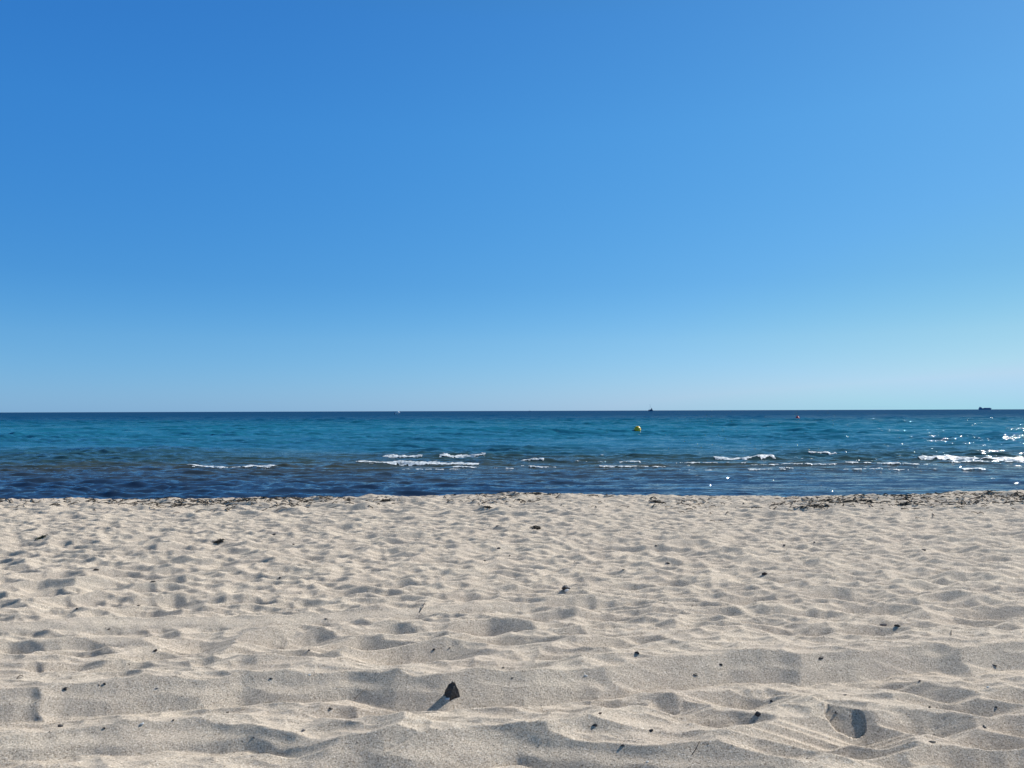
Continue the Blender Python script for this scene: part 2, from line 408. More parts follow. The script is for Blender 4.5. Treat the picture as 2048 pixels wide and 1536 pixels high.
def sand_height(X, Y, dY):
    T = X / np.maximum(Y, 0.3)
    near = Y < 9.3
    yb = np.interp(T, BT, BY)                      # the berm's edge
    H = np.zeros_like(X)
    # broad undulation
    H += 0.03 * fbm(X * 0.35 + 3, Y * 0.5, 5, 2)
    wx = X + 0.13 * fbm(X * 2.2, Y * 2.2, 21); wy = Y + 0.10 * fbm(X * 2.2 + 50, Y * 2.2, 31)
    shear = wx * 1.0 + wy * 0.25
    farm = sstep(3.9, 5.2, Y)
    # trodden sand: hollows with sharp crests at three sizes
    def lean(u, v, k, q):
        h0 = bowls(u, v, k)
        return bowls(u + 0.6 * q * (h0 - 0.4), v + q * (h0 - 0.4), k)
    A = lean(shear / 0.37, (wy - 0.10 * wx) / 0.185, 101, 0.42)
    B = lean(wx / 0.165 + 0.3 * wy, wy / 0.092 + 4.3, 202, 0.42)
    C = lean(wx / 0.11, wy / 0.065, 303, 0.35)
    low = np.clip(0.6 + 1.6 * fbm(X * 0.6, Y * 0.7, 77, 2), 0.15, 1.3)
    H += (A - 0.4) * (0.062 + 0.060 * farm) * low
    H += (B - 0.4) * (0.030 + 0.050 * farm) * (1.15 - 0.4 * low)
    H += (C - 0.4) * (0.011 + 0.026 * farm)
    # churned strip along the water's edge
    edge = np.exp(-((Y - (yb - 0.45)) / 0.75) ** 2) * (Y > 6)
    D = bowls(wx / 0.13 + 2 * vnoise(X * 3, Y * 3, 8), wy / 0.11, 404)
    H = H * (1 - 0.5 * edge)
    H += edge * ((D - 0.4) * 0.085 + 0.06 * fbm(X * 14, Y * 13, 55, 3) + 0.05 * fbm(X * 1.4, Y * 2, 58, 2))
    # ruts
    rut_mask = np.zeros_like(X)
    R_ = np.zeros_like(X)
    for crest, foot, zc, zf, back, (xa, xb) in BANDS:
        tc_, yc_ = line_ty(crest, zc); tf_, yf_ = line_ty(foot, zf)
        tt_ = np.linspace(-1.6, 1.6, 1601)
        sg = 0.02 if max(p[1] for p in crest) > 1425 else 0.006
        kk = np.exp(-0.5 * ((np.arange(-60, 61) * 0.002) / sg) ** 2); kk /= kk.sum()
        sm = lambda q: np.convolve(np.pad(q, 60, 'edge'), kk, 'valid')
        yc = np.interp(T, tt_, sm(np.interp(tt_, tc_, yc_))); yf = np.interp(T, tt_, sm(np.interp(tt_, tf_, yf_)))
        yf = np.minimum(yf, yc - (zc - zf) / 0.70)
        ta = (xa - 1024) / F; tb = (xb - 1024) / F
        env = sstep(ta, ta + 0.06, T) * (1 - sstep(tb - 0.06, tb, T))
        u = (Y - yf) / (yc - yf)
        k1 = 0.10
        prof = np.where(u < 0, zf * np.exp(np.minimum(u * (yc - yf), 0) / 0.16),
               np.where(u < 1, zf + (zc - zf) * (u + 0.12 * np.sin(np.pi * 2 * u) * 0.6),
                        zc * np.exp(-np.maximum(u - 1, 0) * (yc - yf) / back)))
        R_ += env * prof
        if abs(zc - zf) > 0.04:
            rut_mask = np.maximum(rut_mask, env * sstep(-0.25, 0.05, u) * (1 - sstep(0.92, 1.05, u)))
    H = H * (1 - 0.9 * rut_mask) + R_
    # individual hollows
    P = np.zeros_like(X)
    for x0, y0, a, b, tl in PITG:
        R = max(a, b) * 2.6
        rows = np.where((Y[:, 0] > y0 - R) & (Y[:, 0] < y0 + R))[0]
        if len(rows) == 0: continue
        r0, r1 = rows[0], rows[-1] + 1
        xs = X[r0:r1]; ys = Y[r0:r1]
        ux = xs - x0; uy = ys - y0
        # tilt in the ground plane follows the tilt seen in perspective
        uy = uy + ux * math.tan(tl) * (F / 1000) * 0.55
        q = np.abs(ux) / a
        # along y: steep far wall, gentle near side, widest in the middle
        bb = b * np.sqrt(np.clip(1 - (q * 0.8) ** 2, 0.05, 1))
        v = uy / bb
        prof = np.where(v > 0.55, 0, np.where(v > -0.6, (v - 0.55) / 1.15, -np.exp(-(np.maximum(-0.6 - v, 0) / 1.0) ** 2)))
        prof = prof * np.exp(-q ** 4 * 0.9)
        P[r0:r1] = np.minimum(P[r0:r1], prof * 0.62 * b * 1.25)
    H += P * (1 - 0.9 * rut_mask)
    # rut faces are smoother; fine lumps of loose sand
    H += 0.010 * fbm(X * 5, Y * 8, 91, 3)
    # little slumps in the long rut's face
    for px, py, dx in ((485, 1390, 10), (1205, 1372, 20), (1290, 1360, 16), (1830, 1320, 26), (1990, 1318, 24)):
        x0, y0 = at_z(px, py, 0)
        d = (X - x0 + (Y - y0) * 0.5) / 0.035
        H -= 0.007 * np.exp(-d * d) * np.exp(-((Y - y0) / 0.10) ** 2)
    # groove scratched beside the lower rut
    ax, ay = at_z(770, 1509, 0); bx, by = at_z(872, 1483, 0)
    L = math.hypot(bx - ax, by - ay); ex, ey = (bx - ax) / L, (by - ay) / L
    s = (X - ax) * ex + (Y - ay) * ey; d = -(X - ax) * ey + (Y - ay) * ex
    H += sstep(0, 0.02, s) * (1 - sstep(L - 0.03, L, s)) * (0.008 * np.exp(-(d / 0.006) ** 2) - 0.006 * np.exp(-((d - 0.012) / 0.007) ** 2))
    H = np.where(Y < 1.2, H * 0.7, H)
    # the beach face drops to the sea
    over = np.maximum(Y - yb, 0)
    H *= 1 - 0.8 * sstep(0.2, 1.2, over)
    H -= 0.16 * over * sstep(0, 0.8, over) * (1 / (1 + over * 0.03))
    H -= 0.02 * sstep(0, 1, (Y - yb + 0.2) / 0.5)
    # loose dry sand slides to its angle of repose: straight faces under crisp crests
    tan_n = 1 + 0.22 * vnoise(X * 2.5, Y * 4, 611) + 0.16 * vnoise(X * 22, Y * 40, 613)
    tan_y = 0.70 * tan_n; tan_x = 0.31 * tan_n
    def spread(r):
        p = np.pad(r, 2, 'edge')
        return 0.15 * p[:-4] + 0.2 * p[1:-3] + 0.3 * p[2:-2] + 0.2 * p[3:-1] + 0.15 * p[4:]
    for _ in range(2):
        for i in range(1, H.shape[0]):
            d = (Y[i] - Y[i - 1]) * tan_y[i]
            H[i] = np.minimum(H[i], spread(H[i - 1]) + d)
        for i in range(H.shape[0] - 2, -1, -1):
            d = (Y[i + 1] - Y[i]) * tan_y[i]
            H[i] = np.minimum(H[i], spread(H[i + 1]) + d)
        for j in range(1, H.shape[1]):
            H[:, j] = np.minimum(H[:, j], H[:, j - 1] + (X[:, j] - X[:, j - 1]) * tan_x[:, j])
        for j in range(H.shape[1] - 2, -1, -1):
            H[:, j] = np.minimum(H[:, j], H[:, j + 1] + (X[:, j + 1] - X[:, j]) * tan_x[:, j])
    for _ in range(1):
        H[:, 1:-1] = 0.25 * H[:, :-2] + 0.5 * H[:, 1:-1] + 0.25 * H[:, 2:]
    # one deep heel print whose far wall has slid into a single shaded face
    x0, y0 = at_z(1690, 1433, -0.015)
    ca, sa = math.cos(-0.45), math.sin(-0.45)
    u = (X - x0) * ca + (Y - y0) * sa; v = -(X - x0) * sa + (Y - y0) * ca
    inside = ((np.abs(u) / 0.078) ** 2.6 + (np.abs(v) / 0.062) ** 2.6) < 1 + 0.25 * vnoise(X * 40, Y * 40, 777)
    H = np.where(inside, np.minimum(H, -0.046 + 0.74 * v - 0.10 * u + 0.006 * fbm(X * 14, Y * 18, 779, 2)), H)
    H += 0.0011 * fbm(X * 28, Y * 34, 95, 2) * (Y < 9)
    return H


def fan_t(inner, n_in, outer, n_out):
    a = np.linspace(-inner, inner, n_in)
    st = a[1] - a[0]
    g = inner + (outer - inner) * (np.linspace(0, 1, n_out + 1)[1:] ** 2.2)
    g = np.maximum.accumulate(np.maximum(g, inner + st * np.arange(1, n_out + 1)))
    return np.concatenate([-g[::-1], a, g])


rows = list(np.concatenate([np.linspace(-25, -2, 24), np.linspace(-1.5, 1.5, 40)]))
y = 1.52
while y < 13.2:
    rows.append(y)
    y += min(max(0.0045, y * y / (CAM_H * F / 2) * 0.5), 0.017)
while y < 60:
    rows.append(y); y += 0.05 + (y - 13) * 0.06
rows = np.array(rows)
t = fan_t(0.86, 1250, 16, 60)
Yg = np.repeat(rows[:, None], len(t), 1)
W = np.where(rows < 1.6, 1.6, rows) + 0.15
Xg = t[None, :] * W[:, None]
Zg = sand_height(Xg, Yg, None)
sand = grid_mesh('sand_beach', Xg, Yg, Zg, M_SAND)
tag(sand, 'pale trodden beach sand with footprints and wheel ruts', kind='structure')
print('sand verts', Xg.size)


def sand_z(x, y):
    """Height of the built sand at a point (bilinear on the grid)."""
    r = int(np.searchsorted(rows, y)) - 1
    r = max(0, min(len(rows) - 2, r))
    f = (y - rows[r]) / (rows[r + 1] - rows[r])
    za = np.interp(x, Xg[r], Zg[r]); zb = np.interp(x, Xg[r + 1], Zg[r + 1])
    return float(za * (1 - f) + zb * f)


def on_sand(px, py):
    """Ground point of the built sand seen at a pixel."""
    v = ray(px, py); o = Vector((0, 0, CAM_H))
    k = (0.12 - CAM_H) / v.z
    for _ in range(900):
        p = o + v * k
        if p.z < sand_z(p.x, p.y): break
        k += 0.003 * k
    return Vector((p.x, p.y, sand_z(p.x, p.y)))


# ------------------------------------------------------------------ the sea
HS = CAM_H - SEA_Z
sea_rows = []
y = 11.0
while y < 30000:
    sea_rows.append(y)
    if y < 32: y += 0.055
    elif y < 60: y += 0.09
    elif y < 160: y += 0.0026 * y
    elif y < 300: y += 0.0045 * y
    elif y < 2000: y += 0.015 * y
    else: y += 0.06 * y
sea_rows.append(45000)
sea_rows = np.array(sea_rows)
ts = fan_t(0.80, 760, 14, 50)
comps = []
rs = random.Random(5)
for i in range(56):
    lam = 0.32 * (18 / 0.32) ** (i / 55) * rs.uniform(0.92, 1.08)
    ang = rs.gauss(0, 0.40 if lam < 2 else 0.6)
    steep = 0.095 if lam < 0.7 else 0.062 if lam < 1.3 else 0.066 if lam < 2.8 else 0.032 * (2.8 / lam) ** 0.35 if lam < 7 else 0.028 * (7 / lam) ** 1.3
    comps.append((lam, ang, rs.uniform(0, 6.28), steep * lam / 6.283))

# short breaking crests: x from, x to, pixel row of the foot, wave height, foam strength
BREAK = [(370, 552, 937, 0.09, 1.0), (705, 960, 932, 0.15, 1.15), (762, 845, 916, 0.13, 0.8), (876, 972, 916, 0.16, 1.0), (960, 1110, 917, 0.13, 0.0),
         (1040, 1090, 926, 0.09, 0.6), (1150, 1210, 928, 0.09, 0.55), (1085, 1170, 926, 0.10, 0.0), (800, 930, 942, 0.06, 0.3), (900, 1030, 939, 0.07, 0.4),
         (1040, 1115, 936, 0.07, 0.4), (1190, 1335, 935, 0.08, 0.5), (1238, 1284, 928, 0.08, 0.6), (1430, 1556, 921, 0.12, 0.95),
         (1355, 1500, 931, 0.08, 0.45), (1500, 1700, 933, 0.07, 0.42), (1700, 1890, 933, 0.08, 0.45), (1845, 2200, 920, 0.16, 1.25), (1900, 2200, 927, 0.10, 0.7),
         (1690, 1890, 943, 0.06, 0.3), (1935, 1985, 943, 0.08, 0.75), (930, 978, 974, 0.05, 0.0), (1150, 1210, 911, 0.07, 0.35), (1620, 1680, 910, 0.07, 0.3), (1590, 1650, 917, 0.07, 0.35),
         (430, 560, 924, 0.13, 0.0), (270, 380, 937, 0.10, 0.0), (90, 260, 944, 0.09, 0.0), (650, 710, 934, 0.12, 0.0), (480, 560, 980, 0.06, 0.0),
         (160, 330, 967, 0.07, 0.0), (40, 120, 990, 0.06, 0.0), (540, 700, 915, 0.08, 0.0), (210, 420, 910, 0.08, 0.0), (440, 560, 901, 0.08, 0.0),
         (1360, 1430, 944, 0.06, 0.45), (1240, 1400, 917, 0.07, 0.0), (1500, 1580, 942, 0.05, 0.35), (1560, 1640, 941, 0.05, 0.3), (100, 330, 932, 0.07, 0.0)]


def sea_parts(X, Y, dy):
    H = np.zeros_like(X)
    amp_near = 0.85 + 0.15 * sstep(15, 30, Y)
    group = np.clip(1 + 1.3 * fbm(X * 0.12, Y * 0.18, 401, 3), 0.35, 1.55)
    gx = X + 0.5 * fbm(X * 0.5, Y * 0.5, 405, 2); gy = Y + 0.35 * fbm(X * 0.4, Y * 0.5, 415, 3)
    for i, (lam, ang, ph, a) in enumerate(comps):
        k = 2 * math.pi / lam
        fade = np.clip(lam / (3.0 * dy) - 0.4, 0, 1)
        if fade.max() <= 0: continue
        s = np.sin(k * (gx * math.sin(ang) + gy * math.cos(ang)) + ph)
        e = (np.exp(1.1 * (s - 1)) - 0.45) * 1.9
        if lam > 1.2: fade = fade * (0.14 + 0.86 * sstep(18, 45, Y))
        H += fade * a * e
    H *= amp_near * group
    foam = np.full_like(X, -1.0)
    T = X / Y
    for j, (xa, xb, py, hgt, fo) in enumerate(BREAK):
        (x0, y0), (x1, y1) = at_z(xa, py, SEA_Z), at_z(xb, py, SEA_Z)
        rws = np.where((Y[:, 0] > min(y0, y1) - 2) & (Y[:, 0] < max(y0, y1) + 3))[0]
        if len(rws) == 0: continue
        r0, r1 = rws[0], rws[-1] + 1
        x = X[r0:r1]; yy = Y[r0:r1]
        yc = y0 + (y1 - y0) * (x - x0) / (x1 - x0) + 0.25 * fbm(x * 0.5, x * 0 + j, 500 + j, 3) + 0.30
        L = x1 - x0
        env = sstep(-0.12 * L - 0.3, 0.12 * L, x - x0) * (1 - sstep(0.88 * L, 1.12 * L + 0.3, x - x0))
        env = env * (0.85 + 0.5 * vnoise(x * 1.3, x * 0, 700 + j))
        v = yy - yc
        pr = np.where(v < 0, np.exp(-(v / 0.22) ** 2), np.exp(-(v / 0.75) ** 2))
        H[r0:r1] += 0.62 * hgt * env * pr
        if fo > 0:
            fe = sstep(-0.02 * L, 0.04 * L + 0.05, x - x0) * (1 - sstep(0.96 * L - 0.05, 1.02 * L, x - x0))
            wd = 0.06 + 0.11 * fo
            m = 1 - np.abs((v + 0.05 + 0.04 * fo) / wd)
            m = m + 0.9 * (fo - 0.93) + 0.8 * vnoise(x * 1.3, yy * 0.7, 800 + j) + 1.15 * fbm(x * 7, yy * 9, 900 + j, 3)
            m = np.where(fe > 0.3, m * fe, -1)
            m = np.where((v < -wd * 1.2 - 0.15) | (v > wd * 1.1), -1, m)
            foam[r0:r1] = np.maximum(foam[r0:r1], m)
    return H, foam


Ys = np.repeat(sea_rows[:, None], len(ts), 1)
Xs = ts[None, :] * Ys
DY = np.gradient(sea_rows)[:, None] * np.ones_like(Xs)
Hs, _ = sea_parts(Xs, Ys, DY)
outer = np.abs(ts)[None, :] > 0.95
Hs = np.where(outer, Hs * 0.3, Hs)
Hs = np.where(Ys < 14, Hs * 0.4, Hs)
sea = grid_mesh('sea', Xs, Ys, SEA_Z + Hs, M_SEA)
tag(sea, 'blue and turquoise sea with small ripples', kind='structure')
print('sea verts', Xs.size)

# foam of the small breakers: lumpy raised sheets on the waves
def foam_material():
    m, n, l, out = new_mat('sea_foam')
    tc = n.new('ShaderNodeTexCoord')
    ns = n.new('ShaderNodeTexNoise'); ns.inputs['Scale'].default_value = 11; ns.inputs['Detail'].default_value = 5
    ns.inputs['Roughness'].default_value = 0.7
    l.new(tc.outputs['Object'], ns.inputs['Vector'])
    b = n.new('ShaderNodeBsdfPrincipled'); b.inputs['Roughness'].default_value = 0.6
    c = ramp(n, [(0.3, (0.45, 0.50, 0.52)), (0.6, (0.80, 0.82, 0.82))])
    l.new(ns.outputs['Fac'], c.inputs['Fac']); l.new(c.outputs[0], b.inputs['Base Color'])
    tr = n.new('ShaderNodeBsdfTransparent')
    h = ramp(n, [(0.38, (0.45, 0.45, 0.45)), (0.50, (1, 1, 1))])
    l.new(ns.outputs['Fac'], h.inputs['Fac'])
    mx = n.new('ShaderNodeMixShader'); l.new(h.outputs[0], mx.inputs[0]); l.new(tr.outputs[0], mx.inputs[1]); l.new(b.outputs[0], mx.inputs[2])
    l.new(mx.outputs[0], out.inputs['Surface'])
    return m


M_FOAM = foam_material()
fr_rows = np.arange(14.5, 33.0, 0.035)
tf = np.linspace(-0.78, 0.78, 2100)
Yf = np.repeat(fr_rows[:, None], len(tf), 1); Xf = tf[None, :] * Yf
Hf, Ff = sea_parts(Xf, Yf, np.full_like(Xf, 0.055))
Zf = SEA_Z + Hf + 0.006 + 0.022 * np.clip(Ff, 0, 1) ** 0.6 + 0.012 * vnoise(Xf * 14, Yf * 14, 44)
foam = grid_mesh('foam', Xf, Yf, Zf, M_FOAM, keep=Ff > 0.05)
tag(foam, 'white foam on the crests of small breaking waves near the shore', kind='stuff')

# ------------------------------------------------------------------ seaweed and shell bits (uncountable)
M_WEED = simple('dried_seaweed', (0.055, 0.045, 0.034), 0.8, 0.2, 0.5, 30)
M_SHELLBIT = simple('shell_bits', (0.80, 0.77, 0.70), 0.5, 0.4, 0.12, 30)
M_GRIT = simple('dark_grit', (0.06, 0.05, 0.045), 0.7, 0.3, 0.5, 40)


def raw_mesh(name, verts, faces, mat, parent=None, smooth=False):
    me = bpy.data.meshes.new(name); me.from_pydata(verts, [], faces); me.update()
    me.materials.append(mat)
    if smooth:
        me.polygons.foreach_set('use_smooth', [True] * len(me.polygons))
    o = bpy.data.objects.new(name, me); COL.objects.link(o)
    if parent: o.parent = parent
    return o


def add_strand(V, FC, p, length, width, ang, curl, lift, rnd):
    """A crinkled weed ribbon with thickness (triangular cross-section)."""
    n = 4
    x, y = p[0], p[1]; a = ang
    base = len(V)
    for i in range(n + 1):
        z = sand_z(x, y)
        w = width * (1 - 0.6 * i / n)
        hx, hy = -math.sin(a) * w, math.cos(a) * w
        up = lift * math.sin(math.pi * i / n) * rnd.uniform(0.4, 1.2) + 0.002
        V += [(x - hx, y - hy, z + up), (x + hx, y + hy, z + up), (x, y, z + up + width * 1.2)]
        a += curl * rnd.uniform(-1, 1)
        x += math.cos(a) * length / n; y += math.sin(a) * length / n
    for i in range(n):
        k = base + 3 * i
        FC += [(k, k + 1, k + 4, k + 3), (k + 1, k + 2, k + 5, k + 4), (k + 2, k, k + 3, k + 5)]
    FC += [(base, base + 2, base + 1), (base + 3 * n, base + 3 * n + 1, base + 3 * n + 2)]


rw = random.Random(21)
V, FC = [], []
placed = 0
for _try in range(14000):
    if placed >= 3000: break
    px = rw.uniform(-350, 2400)
    tt = (px - 1024) / F
    yb = float(np.interp(tt, BT, BY))
    right = 1 / (1 + math.exp(-(px - 1450) / 160))
    yy = yb - abs(rw.gauss(0, 0.50 + 0.55 * right)) + 0.12
    dens = vnoise(np.array([tt * yy * 0.9]), np.array([yy * 1.6]), 61)[0] + 0.5
    if rw.random() > (0.42 + 0.26 * right) * (dens ** 2) * 2.4: continue
    x = tt * yy
    add_strand(V, FC, (x, yy), rw.uniform(0.03, 0.15), rw.uniform(0.003, 0.009), rw.gauss(0, 0.6) + rw.choice((0, math.pi)), 0.7, 0.012, rw)
    placed += 1
weed = raw_mesh('seaweed_litter', V, FC, M_WEED)
tag(weed, 'dark dried seaweed scraps scattered along the edge of the sand by the water', kind='stuff')


def bits(name, n, mat, label, smin, smax, rnd, yr=(2.0, 10.5)):
    V, FC = [], []
    for _ in range(n):
        u = rnd.random()
        yy = 1 / ((1 - u) / yr[0] + u / yr[1])
        x = rnd.uniform(-0.8, 0.8) * yy
        s = rnd.uniform(smin, smax) * (0.6 + 0.12 * yy)
        z = sand_z(x, yy) + s * 0.15
        b = len(V); r = rnd.uniform(0, 6.28); fl = rnd.uniform(0.35, 0.8)
        for j in range(4):
            aa = r + j * math.pi / 2 + rnd.uniform(-0.3, 0.3); q = s * rnd.uniform(0.6, 1.1)
            V.append((x + math.cos(aa) * q, yy + math.sin(aa) * q * 0.7, z + rnd.uniform(-0.2, 0.2) * s))
        V += [(x, yy, z + s * fl), (x, yy, z - s * fl)]
        for j in range(4):
            k = (j + 1) % 4
            FC += [(b + j, b + k, b + 4), (b + k, b + j, b + 5)]
    o = raw_mesh(name, V, FC, mat)
    tag(o, label, kind='stuff')


bits('shell_grit', 1500, M_SHELLBIT, 'tiny white shell fragments strewn over the sand', 0.0010, 0.0030, random.Random(3))
bits('dark_grit', 1900, M_GRIT, 'tiny dark grains and crumbs strewn over the sand', 0.0012, 0.0038, random.Random(4))

# ------------------------------------------------------------------ stones, clumps, twigs
M_BLACK = simple('black_stone', (0.022, 0.019, 0.020), 0.5, 0.5, 0.7, 90, 0.006)
M_DARK = simple('dark_stone', (0.055, 0.046, 0.040), 0.7, 0.3, 0.4, 60, 0.002)
M_BROWN = simple('brown_stone', (0.075, 0.045, 0.035), 0.7, 0.3, 0.4, 60, 0.002)
M_PALE = simple('pale_shell', (0.82, 0.79, 0.72), 0.5, 0.4, 0.1, 60, 0.001)
M_GREY = simple('grey_stone', (0.22, 0.20, 0.19), 0.7, 0.3, 0.3, 60, 0.002)
M_QUARTZ = simple('white_quartz', (0.62, 0.62, 0.62), 0.4, 0.4, 0.15, 40, 0.001)
M_TWIG = simple('dead_twig', (0.05, 0.038, 0.03), 0.8, 0.2, 0.3, 90, 0.001)
M_STRAW = simple('dry_straw', (0.30, 0.25, 0.18), 0.8, 0.2, 0.2, 90, 0.001)
M_GREENWEED = simple('green_black_weed', (0.028, 0.034, 0.018), 0.7, 0.3, 0.5, 60, 0.003)


def rock(name, px, py, w, h, mat, seed, yaw=0.0, sharp=0.0, sink=0.30, elong=1.0):
    """Irregular faceted stone; w, h are its size in pixels of the photograph, px, py its middle."""
    rnd = random.Random(seed)
    p = on_sand(px, py + h * 0.45)
    s = Vector((p.x, p.y, p.z - CAM_H)).length / F
    bm = bmesh.new()
    bmesh.ops.create_icosphere(bm, subdivisions=2, radius=1.0)
    axes = [Vector((rnd.gauss(0, 1), rnd.gauss(0, 1), rnd.gauss(0, 1))).normalized() for _ in range(9)]
    cuts = [rnd.uniform(0.40, 0.85) for _ in axes]
    for v in bm.verts:
        c = v.co.copy()
        for ax, ct in zip(axes, cuts):
            d = c.dot(ax)
            if d > ct: c -= ax * (d - ct) * 0.9
        c *= 1 + rnd.uniform(-0.05, 0.05)
        if sharp:                       # taper to a peak
            k = (c.z + 1) / 2
            c.x = c.x * (1 - sharp * k) + 0.12 * k; c.y *= (1 - sharp * k)
        v.co = c
    W2 = w * s / 2; H2 = h * s / 2 * (1.12 if sharp > 0.5 else 0.80)
    aw, ad = rnd.uniform(0.85, 1.1), rnd.uniform(0.45, 0.8)
    R = Matrix.Rotation(yaw, 4, 'Z'); tl_ = rnd.uniform(-1, 1)
    for v in bm.verts:
        v.co = Vector((v.co.x * W2 * aw + 0.25 * tl_ * v.co.z * W2, v.co.y * W2 * ad * elong, v.co.z * H2 * (1 + 0.35 * tl_ * v.co.x)))
        v.co = R @ v.co
    me = bpy.data.meshes.new(name); bm.to_mesh(me); bm.free()
    me.materials.append(mat)
    o = bpy.data.objects.new(name, me); COL.objects.link(o)
    o.location = (p.x, p.y + W2 * 0.3, p.z + H2 * (1 - sink * 2))
    return o


# the two big stones
def pointed_stone():
    p = on_sand(902, 1391); p.z -= 0.006
    q = p.y / F * 0.82
    # rings from the foot up: (height, left, front, right, back) in photograph pixels
    rings = [(-12, -24, -12, 22, 16), (0, -21, -9, 19, 14), (7, -15, -9, 18, 12), (15, -11, -7, 17, 10), (23, -7, -6, 13, 7), (30, -4, -4, 10, 5), (34, 1, -2, 7, 3)]
    V, FC = [], []
    rnd = random.Random(3)
    n = 12
    for z, l, f, r, b in rings:
        cx0 = (l + r) / 2; cy0 = (f + b) / 2
        for k in range(n):
            a = 2 * math.pi * k / n
            c, s2 = math.cos(a), math.sin(a)
            # squarish section with a keel towards the camera
            e = 1 / max(abs(c) * 0.9 + abs(s2) * 0.75, 0.8)
            x = cx0 + (r - l) / 2 * c * e; y2 = cy0 + (b - f) / 2 * s2 * e
            V.append(((x + rnd.uniform(-1.5, 1.5)) * q, (y2 + rnd.uniform(-1.8, 1.8)) * q, (z + rnd.uniform(-1.8, 1.8)) * q))
    m = len(rings)
    for i in range(m - 1):
        for k in range(n):
            a = i * n + k; b = i * n + (k + 1) % n
            FC.append((a, b, b + n, a + n))
    FC.append(tuple(range(n - 1, -1, -1))); FC.append(tuple(range((m - 1) * n, m * n)))
    o = raw_mesh('stone', V, FC, M_BLACK)
    o.location = p
    return o


tri = pointed_stone()
tag(tri, 'black pointed stone standing in the face of the long rut', 'stone')
st2 = rock('stone', 1130, 1177, 26, 17, M_BLACK, 9, 0.5, 0.2, 0.12)
tag(st2, 'black wedge-shaped stone with a pale face, alone in the mid beach', 'stone')
pf = rock('pale_face', 1133, 1180, 11, 8, M_QUARTZ, 12, 0.4, 0.0, 0.1)
pf.location.y -= 0.02
pf.parent = st2
pf.matrix_parent_inverse = Matrix.Translation(-Vector(st2.location))

base = rock('pebble', 899, 1396, 24, 11, M_QUARTZ, 77, 0.3, 0.0, 0.3)
tag(base, 'pale grey stone half buried right in front of the black pointed stone', 'pebble')

